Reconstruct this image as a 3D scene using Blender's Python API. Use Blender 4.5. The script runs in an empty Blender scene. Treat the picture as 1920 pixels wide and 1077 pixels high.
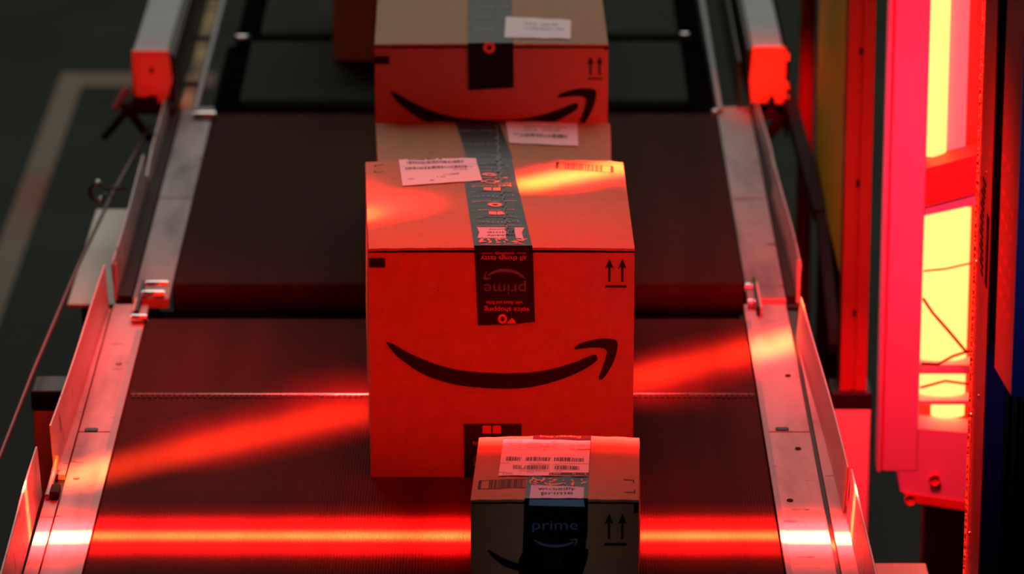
import bpy, bmesh, math, random
from mathutils import Vector, Matrix
random.seed(7)
S = bpy.context.scene
COL = S.collection
H = 0.85                     # belt surface height above the floor; all z below are relative to it
PITCH = 17.957

# ------------------------------------------------------------------ camera, world, lights, exposure
cam_d = bpy.data.cameras.new('camera'); cam = bpy.data.objects.new('camera', cam_d); COL.objects.link(cam)
cam.location = (0, -5.30, H + 1.973)
cam.rotation_euler = (math.radians(90 - PITCH), 0, 0)
cam_d.sensor_width = 36; cam_d.lens = 36 * 8300 / 1920
cam_d.dof.use_dof = True; cam_d.dof.focus_distance = 5.45; cam_d.dof.aperture_fstop = 5.0
S.camera = cam
S.view_settings.view_transform = 'Standard'; S.view_settings.look = 'None'
S.view_settings.exposure = 0; S.view_settings.gamma = 1; S.view_settings.use_curve_mapping = False
w = bpy.data.worlds.new('hall'); S.world = w; w.use_nodes = True
bg = w.node_tree.nodes['Background']; bg.inputs[0].default_value = (.75, .95, .8, 1); bg.inputs[1].default_value = .003

def area(name, loc, target, sx, sy, power, color, spread=180, roll=0):
    d = bpy.data.lights.new(name, 'AREA'); d.shape = 'RECTANGLE'; d.size = sx; d.size_y = sy
    d.energy = power; d.color = color; d.spread = math.radians(spread)
    o = bpy.data.objects.new(name, d); COL.objects.link(o)
    L = Vector(loc) + Vector((0, 0, H)); T = Vector(target) + Vector((0, 0, H))
    z = (L - T).normalized()
    x = Vector((math.cos(math.radians(roll)), math.sin(math.radians(roll)), 0)); x = (x - z * x.dot(z)).normalized()
    y = z.cross(x)
    o.matrix_world = Matrix(((x.x, y.x, z.x, L.x), (x.y, y.y, z.y, L.y), (x.z, y.z, z.z, L.z), (0, 0, 0, 1)))
    return o
RED = (1, .007, .002); HOT = (1, .095, .018)
area('hall_daylight', (0, 7.5, 5.9), (0, .3, 0), 8, 5.5, 330, (1, .95, .85))             # the lit hall behind
area('cool_fill', (.9, -1.8, .55), (.66, -.6, .5), .3, .3, .10, (.25, .4, 1), 30)       # added fill that brightens the blue cabinet front
area('small_box_fill', (.08, -1.1, .95), (.05, -.46, .09), .08, .08, .010, (.75, .62, .8), 16)   # added faint fill on the small box front
# red scanner lamps and light curtains, with added red fill lamps among them
HALO = (1, .012, .014)
area('scan_head', (-.08, -.06, .85), (-.08, .02, 0), .9, .25, 2.3, RED, 100)
area('scan_front_head', (-.08, -.47, .83), (-.06, .12, .12), 1.0, .12, 1.4, RED, 95)
area('rail_fill_left', (-.20, .42, .80), (-.60, .42, 0), .1, .4, 1.6, RED, 60)  # added red fill for the left rail and guards
area('third_box_fill', (.512, .615, .33), (0, .83, .22), .02, .08, .34, RED, 80)  # added red fill on the front of the third box
area('cap_fill_right', (.36, .50, .84), (.42, 1.70, .07), .05, .05, .17, RED, 9)  # added narrow red fill on the right rail end cap
area('cap_fill_left', (-.62, .56, .82), (-.59, 1.70, .07), .05, .05, .028, RED, 8)  # added narrow red fill on the left rail end cap
area('post_base_fill', (.53, .66, -.10), (.50, .90, -.36), .02, .08, .55, (1, .015, .03), 110)  # added red fill on the pale base of the red upright
area('tower_fill', (.40, .05, .80), (.56, .6, .05), .2, .2, 2.6, (1, .012, .03), 60)  # added pinkish red fill on the tower cheek
area('column_fill', (.15, -.52, .82), (.56, -.42, .40), .1, .2, .9, RED, 50)  # added red fill on the column and cabinet sides
area('curtain_core', (-.09, -.215, .85), (-.09, -.207, 0), 1.5, .02, 30, HOT, 2.6)
area('curtain_halo', (-.09, -.215, .85), (-.09, -.207, 0), 1.5, .02, 32, HALO, 10.5)
area('curtain_soft', (-.09, -.215, .85), (-.09, -.207, 0), 1.5, .02, 5, RED, 16)
area('slant_curtain_left', (-.31, -.110, .85), (-.31, .180, 0), .62, .03, 2.8, HOT, 8, 36)
area('slant_curtain_right', (.23, .425, .85), (.23, .428, 0), .56, .03, 2.3, HOT, 8, 37)
area('slant_halo_right', (.20, .400, .85), (.20, .403, 0), .40, .03, 2.2, HALO, 14, 37)
area('slant_halo_left', (-.26, -.07, .85), (-.26, .22, 0), .40, .03, 2.0, HALO, 14, 36)
area('glow_fill_left', (-.30, .10, .84), (-.22, .31, 0), .06, .06, .45, HALO, 16)  # added fill for the belt glow left of the large box
area('glow_fill_right', (.30, .20, .84), (.19, .36, 0), .06, .06, .40, HALO, 16)  # added fill for the belt glow right of the large box

# ------------------------------------------------------------------ materials
def mat(name, col, rough=.6, metal=0, spec=.5, noise=None, bump=0, bscale=200, emit=None, estr=0, stretch=(1, 1, 1)):
    m = bpy.data.materials.new(name); m.use_nodes = True
    nt = m.node_tree; b = nt.nodes['Principled BSDF']
    b.inputs['Base Color'].default_value = (*col, 1); b.inputs['Roughness'].default_value = rough
    b.inputs['Metallic'].default_value = metal; b.inputs['Specular IOR Level'].default_value = spec
    if emit: b.inputs['Emission Color'].default_value = (*emit, 1); b.inputs['Emission Strength'].default_value = estr
    if noise or bump:
        tc = nt.nodes.new('ShaderNodeTexCoord'); mp = nt.nodes.new('ShaderNodeMapping'); mp.inputs['Scale'].default_value = stretch
        nt.links.new(tc.outputs['Object'], mp.inputs[0])
    if noise:
        col2, sc, lo, hi = noise
        n = nt.nodes.new('ShaderNodeTexNoise'); n.inputs['Scale'].default_value = sc; n.inputs['Detail'].default_value = 6
        nt.links.new(mp.outputs[0], n.inputs['Vector'])
        r = nt.nodes.new('ShaderNodeValToRGB'); r.color_ramp.elements[0].position = lo; r.color_ramp.elements[1].position = hi
        r.color_ramp.elements[0].color = (*col, 1); r.color_ramp.elements[1].color = (*col2, 1)
        nt.links.new(n.outputs['Fac'], r.inputs[0]); nt.links.new(r.outputs[0], b.inputs['Base Color'])
    if bump:
        n2 = nt.nodes.new('ShaderNodeTexNoise'); n2.inputs['Scale'].default_value = bscale
        nt.links.new(mp.outputs[0], n2.inputs['Vector'])
        bp = nt.nodes.new('ShaderNodeBump'); bp.inputs['Strength'].default_value = bump; bp.inputs['Distance'].default_value = .002
        nt.links.new(n2.outputs['Fac'], bp.inputs['Height']); nt.links.new(bp.outputs[0], b.inputs['Normal'])
    return m

def belt_mat(name, col, col2, spec):
    """dark PVC belt with fine lengthwise ridges and a woven cross thread"""
    m = mat(name, col, .5, 0, spec, noise=(col2, 14, .35, .75), stretch=(1, .06, 1))
    nt = m.node_tree; b = nt.nodes['Principled BSDF']
    tc = nt.nodes.new('ShaderNodeTexCoord'); h = []
    for ax, sc in (('X', 85), ('Y', 75)):
        wv = nt.nodes.new('ShaderNodeTexWave'); wv.bands_direction = ax; wv.inputs['Scale'].default_value = sc
        nt.links.new(tc.outputs['Object'], wv.inputs['Vector']); h.append(wv)
    mx = nt.nodes.new('ShaderNodeMath'); mx.operation = 'MULTIPLY_ADD'; mx.inputs[1].default_value = .45
    nt.links.new(h[1].outputs['Fac'], mx.inputs[0]); nt.links.new(h[0].outputs['Fac'], mx.inputs[2])
    bp = nt.nodes.new('ShaderNodeBump'); bp.inputs['Strength'].default_value = .45; bp.inputs['Distance'].default_value = .0012
    nt.links.new(mx.outputs[0], bp.inputs['Height']); nt.links.new(bp.outputs[0], b.inputs['Normal'])
    return m

def steel_mat(name, col, dirt, rough=.5, metal=.35, stretch=(1, .25, 1)):
    """scuffed steel: grain along the rail, dark stains and a few rusty spots"""
    m = mat(name, col, rough, metal, .4, noise=(dirt, 16, .46, .72), bump=.25, bscale=90, stretch=stretch)
    nt = m.node_tree; b = nt.nodes['Principled BSDF']
    src = b.inputs['Base Color'].links[0].from_socket
    tc = nt.nodes.new('ShaderNodeTexCoord')
    mp = nt.nodes.new('ShaderNodeMapping'); mp.inputs['Scale'].default_value = (9, 22, 9)
    n = nt.nodes.new('ShaderNodeTexNoise'); n.inputs['Scale'].default_value = 2.2; n.inputs['Detail'].default_value = 3
    r = nt.nodes.new('ShaderNodeValToRGB'); r.color_ramp.elements[0].position = .64; r.color_ramp.elements[1].position = .72
    mix = nt.nodes.new('ShaderNodeMixRGB'); mix.inputs[2].default_value = (.09, .035, .02, 1)
    nt.links.new(tc.outputs['Object'], mp.inputs[0]); nt.links.new(mp.outputs[0], n.inputs['Vector'])
    nt.links.new(n.outputs['Fac'], r.inputs[0]); nt.links.new(r.outputs[0], mix.inputs[0])
    nt.links.new(src, mix.inputs[1]); nt.links.new(mix.outputs[0], b.inputs['Base Color'])
    return m

M = dict(
    kraft=mat('kraft cardboard', (.43, .29, .155), .75, 0, .2, noise=((.39, .26, .135), 60, .35, .7), bump=.12, bscale=260, stretch=(1, 3, 1)),
    kraft_edge=mat('corrugated edge', (.50, .33, .19), .85, 0, .1, noise=((.2, .11, .05), 160, .4, .6)),
    ink=mat('black ink', (.006, .005, .005), .6, 0, .2),
    ink_brown=mat('dark barcode ink', (.014, .007, .006), .7, 0, .2),
    tape=mat('black printed packing tape', (.007, .007, .008), .40, 0, .17, bump=.2, bscale=30, stretch=(1, 3, 1)),
    tape_red=mat('orange tape print', (.75, .22, .08), .5, 0, .3),
    tape_grey=mat('grey blue tape print', (.10, .22, .42), .5, 0, .3),
    tape_blue=mat('blue tape print', (.30, .72, 1), .4, 0, .4),  # lightened to paint in the light caught at the curved fold
    tape_lav=mat('lavender tape print', (.50, .50, .66), .5, 0, .4),
    tape_dk=mat('dark worn tape seam', (.012, .008, .01), .5),
    paper=mat('white label paper', (.88, .84, .90), .55, 0, .3),
    paper_ink=mat('label ink', (.05, .035, .045), .6, 0, .2),
    belt=belt_mat('dark brown ribbed belt', (.036, .0105, .0085), (.060, .018, .015), .010),
    belt_far=belt_mat('dark green grey belt', (.022, .028, .022), (.034, .042, .034), .012),
    steel=steel_mat('scuffed steel rail', (.50, .38, .40), (.24, .17, .18), .55, .15),
    steel_far=steel_mat('worn steel rail', (.36, .30, .30), (.10, .075, .075), .6, .1),
    guard=steel_mat('pale guard plate', (.62, .50, .50), (.50, .38, .38), .42, .3),
    chrome=mat('bright chrome', (.92, .92, .90), .30, 1),
    dark=mat('dark steel', (.02, .018, .017), .5, .3, .4, noise=((.035, .03, .028), 20, .4, .7)),
    black=mat('black plastic', (.006, .006, .006), .5, 0, .3),
    grime=mat('greasy grime', (.03, .015, .012), .8, 0, .2),
    cap=mat('light painted end cap', (.72, .60, .55), .55, 0, .3),
    void=mat('gap shade black', (.004, .004, .004), .95, 0, .0),  # near-black that paints the shade in the gaps by the belts
    dull=mat('dull dark paint', (.022, .018, .016), .8, 0, .08),
    rail_top=mat('pale grey painted rail', (.30, .34, .36), .5, .1, .3, noise=((.26, .29, .31), 8, .3, .7)),
    channel=mat('dusty yellow channel', (.62, .48, .20), .7, 0, .2, noise=((.16, .12, .07), 12, .35, .65), stretch=(1, .5, 1)),
    floor=mat('sealed dark concrete', (.019, .024, .019), .6, 0, .05, noise=((.027, .033, .027), 3, .3, .7), bump=.05, bscale=40),
    marking=mat('worn floor tape', (.16, .135, .10), .7, 0, .2, noise=((.20, .07, .05), 1.6, .5, .66), stretch=(1, 1, 1)),
    white=mat('off white painted post', (.78, .74, .64), .5, 0, .4, noise=((.70, .66, .56), 6, .3, .7)),
    redpost=mat('red painted upright', (.30, .02, .012), .45, 0, .4),
    yellow=mat('yellow guard panel', (.80, .58, .02), .55, 0, .3, noise=((.62, .46, .02), 5, .3, .7), stretch=(1, 1, .3)),
    pink=mat('white painted lamp housing', (.85, .70, .95), .5, 0, .4),
    redbar=mat('red lamp cross bar', (.75, .12, .08), .5, 0, .4),
    glow=mat('glowing led diffuser', (.8, .2, .1), .5, emit=(1, .12, .030), estr=8.5),
    glow2=mat('dim edge of led diffuser', (.8, .2, .1), .5, emit=(1, .05, .06), estr=2.6),
    cable=mat('dark cable', (.05, .01, .01), .5),
    cord=mat('red pull cord', (.10, .025, .02), .5, 0, .4),
    blue=mat('deep blue painted steel', (.003, .010, .19), .4, 0, .4),
    redlit_side=mat('side sheet tinted by red light', (.42, .14, .16), .4, .3, .4, bump=.3, bscale=120),  # blue machine's side, red light put into its colour
    brown=mat('dark brown ribbed steel', (.09, .035, .025), .45, .4, .4),
    ink_pale=mat('pale stencil ink', (.55, .30, .30), .6),
)

# ------------------------------------------------------------------ builders
ORI = {}
def link(o, parent=None):
    COL.objects.link(o)
    if parent is not None: o.parent = parent
    return o
def tag(o, label, cat=None, group=None):
    o['label'] = label
    if cat: o['category'] = cat
    if group: o['group'] = group
    return o
def thing(name, label, cat, loc, group=None):
    o = bpy.data.objects.new(name, None); o.empty_display_size = .05; o.location = (loc[0], loc[1], loc[2] + H)
    link(o); tag(o, label, cat, group); ORI[o.name] = Vector(loc); return o
def mesh(name, verts, faces, m, parent=None, smooth=False, label=None):
    """verts in world axes, z relative to the belt; stored relative to the parent thing"""
    org = ORI[parent.name] if parent is not None else Vector((0, 0, -H))
    me = bpy.data.meshes.new(name); me.from_pydata([Vector(v) - org for v in verts], [], faces); me.update()
    me.materials.append(M[m])
    if smooth:
        for p in me.polygons: p.use_smooth = True
    o = bpy.data.objects.new(name, me); link(o, parent)
    ORI[o.name] = org
    if label: o['label'] = label
    return o
def bevel(o, wd=.001, seg=2):
    bm = bmesh.new(); bm.from_mesh(o.data)
    es = [e for e in bm.edges if len(e.link_faces) == 2 and e.calc_face_angle(0) > .5]
    bmesh.ops.bevel(bm, geom=es, offset=wd, segments=seg, profile=.5, affect='EDGES', clamp_overlap=True)
    bm.to_mesh(o.data); bm.free(); return o
BOXF = [(0, 3, 2, 1), (4, 5, 6, 7), (0, 1, 5, 4), (1, 2, 6, 5), (2, 3, 7, 6), (3, 0, 4, 7)]
def hexv(x0, x1, y0, y1, z0, z1):
    return [(x0, y0, z0), (x1, y0, z0), (x1, y1, z0), (x0, y1, z0), (x0, y0, z1), (x1, y0, z1), (x1, y1, z1), (x0, y1, z1)]
def box(name, x0, x1, y0, y1, z0, z1, m, parent=None, bev=.0012, label=None):
    o = mesh(name, hexv(x0, x1, y0, y1, z0, z1), BOXF, m, parent, label=label)
    if bev: bevel(o, bev)
    return o
def boxes(name, L, m, parent=None, bev=0, label=None):
    V = []; Fc = []
    for b in L:
        n = len(V); V += hexv(*b); Fc += [tuple(i + n for i in f) for f in BOXF]
    o = mesh(name, V, Fc, m, parent, label=label)
    if bev: bevel(o, bev)
    return o
def tube(name, pts, r, m, parent=None, n=10, label=None, caps=True):
    P = [Vector(p) for p in pts]; V = []; Fc = []
    for i, p in enumerate(P):
        t = (P[min(i + 1, len(P) - 1)] - P[max(i - 1, 0)]).normalized()
        a = t.cross(Vector((0, 0, 1)) if abs(t.z) < .9 else Vector((1, 0, 0))).normalized(); b = t.cross(a)
        rr = r[i] if isinstance(r, (list, tuple)) else r
        for k in range(n):
            q = 2 * math.pi * k / n; V.append(p + (a * math.cos(q) + b * math.sin(q)) * rr)
    for i in range(len(P) - 1):
        for k in range(n):
            k2 = (k + 1) % n; Fc.append((i * n + k, i * n + k2, (i + 1) * n + k2, (i + 1) * n + k))
    if caps: Fc.append(tuple(range(n))); Fc.append(tuple((len(P) - 1) * n + k for k in range(n))[::-1])
    return mesh(name, V, Fc, m, parent, True, label)
def bar(name, a, b, wd, th, m, parent=None, label=None):
    """straight flat bar between two points"""
    a = Vector(a); b = Vector(b); t = (b - a).normalized()
    s = t.cross(Vector((0, 0, 1)) if abs(t.z) < .95 else Vector((0, 1, 0))).normalized(); u = s.cross(t)
    V = [p + s * (i * wd / 2) + u * (j * th / 2) for p in (a, b) for i, j in ((-1, -1), (1, -1), (1, 1), (-1, 1))]
    o = mesh(name, V, [(0, 1, 2, 3), (7, 6, 5, 4), (0, 4, 5, 1), (1, 5, 6, 2), (2, 6, 7, 3), (3, 7, 4, 0)], m, parent, label=label)
    return bevel(o, min(wd, th) * .12)
def plate_poly(name, pts, axis, a0, a1, m, parent=None, label=None):
    """polygon in two axes extruded along the third"""
    n = len(pts); V = []
    for a in (a0, a1):
        for p in pts:
            V.append({'x': (a, p[0], p[1]), 'y': (p[0], a, p[1]), 'z': (p[0], p[1], a)}[axis])
    Fc = [tuple(range(n)), tuple(range(2 * n - 1, n - 1, -1))] + [(i, i + n, (i + 1) % n + n, (i + 1) % n) for i in range(n)]
    o = mesh(name, V, Fc, m, parent, label=label)
    bm = bmesh.new(); bm.from_mesh(o.data); bmesh.ops.recalc_face_normals(bm, faces=bm.faces); bm.to_mesh(o.data); bm.free()
    return o

class Surf:
    """maps flat print coordinates (a, b) and an offset to a place on a box face"""
    def __init__(s, fn): s.fn = fn
    def pt(s, a, b, off): return s.fn(a, b, off)
def front(y): return Surf(lambda a, b, off: (a, y - off, b))
def decal(name, polys, surf, off, m, parent, label=None, grid=None):
    V = []; Fc = []
    for p in polys:
        n = len(V)
        if len(p) == 4 and grid:
            gx, gy = grid
            for j in range(gy + 1):
                for i in range(gx + 1):
                    s, t = i / gx, j / gy
                    a = (p[0][0] * (1 - s) + p[1][0] * s) * (1 - t) + (p[3][0] * (1 - s) + p[2][0] * s) * t
                    b = (p[0][1] * (1 - s) + p[1][1] * s) * (1 - t) + (p[3][1] * (1 - s) + p[2][1] * s) * t
                    V.append(surf.pt(a, b, off))
            for j in range(gy):
                for i in range(gx):
                    k = n + j * (gx + 1) + i; Fc.append((k, k + 1, k + gx + 2, k + gx + 1))
        else:
            V += [surf.pt(a, b, off) for a, b in p]; Fc.append(tuple(range(n, n + len(p))))
    o = mesh(name, V, Fc, m, parent, label=label)
    if len(polys) > 1: o['kind'] = 'stuff'
    return o
def rect(a0, a1, b0, b1): return [(a0, b0), (a1, b0), (a1, b1), (a0, b1)]
def spline(pts, k=5):
    out = []; n = len(pts)
    for i in range(n):
        p0, p1, p2, p3 = (Vector(pts[(i + d) % n]) for d in (-1, 0, 1, 2))
        for j in range(k):
            t = j / k
            q = .5 * ((2 * p1) + (p2 - p0) * t + (2 * p0 - 5 * p1 + 4 * p2 - p3) * t * t + (3 * p1 - p0 - 3 * p2 + p3) * t ** 3)
            out.append((q.x, q.y))
    return out
def text_geo(s):
    cu = bpy.data.curves.new('t', 'FONT'); cu.body = s; cu.resolution_u = 3
    o = bpy.data.objects.new('t', cu); COL.objects.link(o)
    bpy.context.view_layer.update()
    me = bpy.data.meshes.new_from_object(o.evaluated_get(bpy.context.evaluated_depsgraph_get()))
    V = [(v.co.x, v.co.y) for v in me.vertices]; Fc = [tuple(p.vertices) for p in me.polygons]
    bpy.data.objects.remove(o); bpy.data.curves.remove(cu); bpy.data.meshes.remove(me)
    x0 = min(v[0] for v in V); x1 = max(v[0] for v in V); y0 = min(v[1] for v in V); y1 = max(v[1] for v in V)
    return [((x - x0) / (x1 - x0) - .5, (y - y0) / (y1 - y0) - .5) for x, y in V], Fc
TC = {}
def text_into(V, Fc, s, cx, cy, wd, ht, surf, off, flip=False, rot=0):
    if s not in TC: TC[s] = text_geo(s)
    tv, tf = TC[s]; n = len(V); k = -1 if flip else 1
    c, sn = math.cos(rot), math.sin(rot)
    for x, y in tv:
        x *= wd * k; y *= ht * k
        V.append(surf.pt(cx + x * c - y * sn, cy + x * sn + y * c, off))
    Fc += [tuple(i + n for i in f) for f in tf]
def lettering(name, items, surf, off, m, parent, flip=False, rot=0, label=None):
    for t_, cx, cy, wd, ht in items:
        V = []; Fc = []; text_into(V, Fc, t_, cx, cy, wd, ht, surf, off, flip, rot)
        o = mesh(name, V, Fc, m, parent, label=label)
    return o
def barcode(a0, a1, b0, b1, n, seed=1):
    r = random.Random(seed); out = []; tot = 0; seq = []
    for i in range(n):
        wd = r.choice((1, 1, 2, 3)); gp = r.choice((1, 1, 2, 2)); seq.append((tot, wd)); tot += wd + gp
    u = (a1 - a0) / tot
    return [rect(a0 + t * u, a0 + (t + wd) * u, b0, b1) for t, wd in seq]

SM1 = spline([(102, 101), (150, 158), (250, 228), (350, 265), (450, 284), (600, 293), (720, 285), (850, 250), (945, 206), (990, 174), (991, 156), (975, 150), (900, 180), (800, 210), (700, 225), (600, 228), (500, 224), (400, 213), (300, 186), (200, 143), (135, 107), (112, 97)], 4)
SM2 = spline([(897, 118), (920, 102), (975, 86), (1020, 81), (1062, 84), (1078, 96), (1077, 125), (1068, 162), (1050, 202), (1022, 246), (1006, 255), (1000, 243), (1016, 200), (1029, 158), (1033, 134), (1018, 121), (980, 118), (935, 121), (904, 125)], 4)
def smile(x0, ztop, wd, ht, surf, off, parent, m='ink', flip=False, name='smile_arrow_print'):
    """arrow shaped smile, x0/ztop the corner of its outline"""
    k = -1 if flip else 1
    f = lambda p: (x0 + k * (p[0] - 100) / 977 * wd, ztop - k * (p[1] - 81) / 212 * ht)
    g = [[f(p) for p in SM1], [f(p) for p in SM2]]
    if flip and False: g = [q[::-1] for q in g]
    for q in g: decal(name, [q], surf, off, m, parent)
def up_arrows(x0, x1, z0, z1, surf, parent, m='ink'):
    wd = x1 - x0; hh = z1 - z0; aw = wd * .40
    for cx in (x0 + aw / 2, x1 - aw / 2):
        decal('upright_arrow_print', [[(cx - aw * .13, z0 + hh * .2), (cx + aw * .13, z0 + hh * .2), (cx + aw * .13, z1 - hh * .28), (cx + aw * .5, z1 - hh * .34), (cx, z1), (cx - aw * .5, z1 - hh * .34), (cx - aw * .13, z1 - hh * .28)]], surf, .0004, m, parent)
    decal('arrow_base_line', [rect(x0, x1, z0, z0 + hh * .07)], surf, .0004, m, parent)

def carton(name_label, loc, x0, x1, bx0, bx1, y0, y1, h, crown=.004, group=None, seam=None):
    """closed shipping box: walls, two bowed top flaps over short inner flaps; x0,x1 at the front, bx0,bx1 at the back"""
    t = thing('shipping_box', name_label, 'box', loc, 'shipping boxes riding on the conveyor')
    hb = h - .0060
    NX = 8
    def xs(s, y):
        u = (y - y0) / (y1 - y0); a = x0 + (bx0 - x0) * u; b = x1 + (bx1 - x1) * u
        return a + (b - a) * s
    # walls: a thick open tube with a floor
    T = .0035; V = []; Fc = []
    ny = 8
    ring = []
    for j in range(ny + 1): ring.append((0, j / ny))
    ring += [(1, 1 - j / ny) for j in range(ny + 1)]
    lev = [0.0, h * .25, h * .5, h * .75, hb]
    for z in lev:
        for s, u in ring:
            y = y0 + (y1 - y0) * u; bul = .0025 * math.sin(math.pi * u) * math.sin(math.pi * min(1, z / h)) * (-1 if s == 0 else 1)
            V.append((xs(s, y) + bul, y, z))
    n = len(ring)
    for l in range(len(lev) - 1):
        for k in range(n):
            k2 = (k + 1) % n; Fc.append((l * n + k2, l * n + k, (l + 1) * n + k, (l + 1) * n + k2))
    inn = len(V)
    for z in (hb, hb - .05):
        for s, u in ring:
            y = y0 + T + (y1 - y0 - 2 * T) * u; V.append((xs(s, y) + (T if s == 0 else -T), y, z))
    a = (len(lev) - 1) * n
    for k in range(n):
        k2 = (k + 1) % n; Fc.append((a + k2, a + k, inn + k, inn + k2)); Fc.append((inn + k2, inn + k, inn + n + k, inn + n + k2))
    Fc.append(tuple(range(n)))
    mesh('box_walls', V, Fc, 'kraft', t)
    for ya, yb in ((y0 + T, y0 + .09), (y1 - .09, y1 - T)):
        box('inner_flap', xs(0, ya) + .005, xs(1, ya) - .005, ya, yb, hb - .0035, hb - .0005, 'kraft_edge', t, 0)
    def top(x, y):
        u = min(1, max(0, (y - y0) / (y1 - y0))); a = xs(0, y); b = xs(1, y); s = min(1, max(0, (x - a) / (b - a)))
        return h + crown * math.sin(math.pi * s) ** .7 * (.35 + .65 * u) + .0004 * math.sin(x * 190 + 2)
    sx = .5 if seam is None else seam
    for side in (0, 1):
        rng = [i / 10 * sx for i in range(11)] if side == 0 else [sx + .004 + (1 - sx - .004) * i / 10 for i in range(11)]
        V = []; Fc = []; NYF = 8
        prof = []
        for s in rng: prof.append((s, 0))
        for j in range(NYF + 1):
            y = y0 - .0005 + (y1 - y0 + .001) * j / NYF
            for s in rng:
                x = xs(s, y); V.append((x, y, top(x, y)))
            for s in rng:
                x = xs(s, y); V.append((x, y, top(x, y) - .0032))
            # fold skirt that meets the side wall
            xe = xs(rng[0], y) if side == 0 else xs(rng[-1], y); V.append((xe + (-.0008 if side == 0 else .0008), y, hb))
        m_ = 2 * len(rng) + 1; L = len(rng)
        for j in range(NYF):
            a0 = j * m_; a1 = a0 + m_
            for i in range(L - 1):
                Fc.append((a0 + i, a0 + i + 1, a1 + i + 1, a1 + i)); Fc.append((a1 + L + i, a1 + L + i + 1, a0 + L + i + 1, a0 + L + i))
            e = L - 1 if side == 0 else 0
            q = (a0 + e, a0 + L + e, a1 + L + e, a1 + e); Fc.append(q if side == 0 else q[::-1])
            e = 0 if side == 0 else L - 1
            q = (a0 + e, a1 + e, a1 + 2 * L, a0 + 2 * L); Fc.append(q if side == 0 else q[::-1])
        for j, fl in ((0, 1), (NYF, 0)):
            a0 = j * m_
            for i in range(L - 1):
                q = (a0 + i, a0 + i + 1, a0 + L + i + 1, a0 + L + i); Fc.append(q[::-1] if fl else q)
        mesh('top_flap', V, Fc, 'kraft', t)
    return t, Surf(lambda a, b, off: (a, b, top(a, b) + off)), front(y0)

# ================================================================== SETTING
o = box('floor', -4, 4, -3, 9, -H - .1, -H, 'floor', None, 0); o['kind'] = 'structure'
mk = thing('floor_marking', 'pale worn L-shaped tape line stuck on the dark floor left of the conveyor', 'floor tape', (-1.05, 4.3, -H))
box('long_strip', -1.094, -1.035, 2.6, 4.98, -H, -H + .0006, 'marking', mk, 0)
box('cross_strip', -1.094, -.72, 4.98, 5.10, -H, -H + .0006, 'marking', mk, 0)

# ================================================================== CONVEYORS
def belt_loop(name, x0, x1, y0, y1, z, r, m, parent):
    """endless belt: flat carry side, half-round noses, return side"""
    pts = []
    for k in range(9):
        a = math.pi / 2 + math.pi * k / 8; pts.append((y0 + r + r * math.cos(a), z - r + r * math.sin(a)))
    for k in range(9):
        a = -math.pi / 2 + math.pi * k / 8; pts.append((y1 - r + r * math.cos(a), z - r + r * math.sin(a)))
    T = .003; V = []; Fc = []; n = len(pts)
    cy0, cy1 = y0 + r, y1 - r
    for x in (x0, x1):
        for y, zz in pts: V.append((x, y, zz))
    for x in (x0, x1):
        for y, zz in pts:
            c = cy0 if y < (y0 + y1) / 2 else cy1; d = Vector((y - c, zz - (z - r))); d = d * ((r - T) / r)
            V.append((x, c + d.x, z - r + d.y))
    for k in range(n):
        k2 = (k + 1) % n
        Fc += [(k, k2, n + k2, n + k), (2 * n + k2, 2 * n + k, 3 * n + k, 3 * n + k2), (k2, k, 2 * n + k, 2 * n + k2), (n + k, n + k2, 3 * n + k2, 3 * n + k)]
    o = mesh(name, V, Fc, m, parent)
    bm = bmesh.new(); bm.from_mesh(o.data); bmesh.ops.recalc_face_normals(bm, faces=bm.faces); bm.to_mesh(o.data); bm.free()
    return o
def roller(y, z, r, x0, x1, parent, m='dark', name='nose_roller'):
    return tube(name, [(x0, y, z), (x1, y, z)], r, m, parent, 16)
def guard(side, xa, xb, y0, y1, z0, hgt, parent, m='guard', near_drop=0.0, far_drop=0.0):
    """upright guard plate along the rail, xa at the near end, xb at the far end; side -1 left, 1 right"""
    T = .0028; V = []; N = 10; tilt = .004 * side
    lean = []
    for j in range(N + 1):
        u = j / N; y = y0 + (y1 - y0) * u; x = xa + (xb - xa) * u + .0012 * math.sin(u * 5)
        zt = z0 + hgt - near_drop * max(0, 1 - u / .25) ** 1.4 - far_drop * max(0, (u - .75) / .25) ** 1.4
        V += [(x, y, z0), (x + tilt, y, zt), (x + tilt + T * side, y, zt), (x + T * side, y, z0 - .0)]
    Fc = []
    for j in range(N):
        a = j * 4; b = a + 4
        for k in range(4): Fc.append((a + k, a + (k + 1) % 4, b + (k + 1) % 4, b + k))
    Fc += [(0, 3, 2, 1), (N * 4, N * 4 + 1, N * 4 + 2, N * 4 + 3)]
    o = mesh('guard_plate', V, Fc, m, parent)
    bm = bmesh.new(); bm.from_mesh(o.data); bmesh.ops.recalc_face_normals(bm, faces=bm.faces); bm.to_mesh(o.data); bm.free()
    return bevel(o, .0007, 1)

# --- lower conveyor (nearest)
A = thing('belt_conveyor', 'nearest belt conveyor under the red light, brown belt with a metal splice across it', 'conveyor', (-.094, -.1, -H), 'belt conveyors set end to end')
ab = belt_loop('belt', -.516, .328, -.95, .665, 0, .028, 'belt', A)
V = []; Fc = []
for i in range(112):
    xx = -.511 + i * .00748
    for b in ((xx, xx + .0046, .303, .3125, .0, .0016), (xx, xx + .0046, .3175, .327, .0, .0016)):
        n = len(V); V += hexv(*b); Fc += [tuple(k + n for k in f) for f in BOXF]
lc = mesh('splice_clips', V, Fc, 'grime', ab); lc['kind'] = 'stuff'; lc['label'] = 'row of small dark splice clips'
tube('splice_pin', [(-.513, .315, .0012), (-.2, .3135, .0014), (.12, .3155, .0013), (.326, .3145, .0012)], .0016, 'chrome', ab, 6, 'thin bright splice pin')
box('slider_bed', -.514, .326, -.92, .63, -.020, -.006, 'dark', A, 0)
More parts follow.
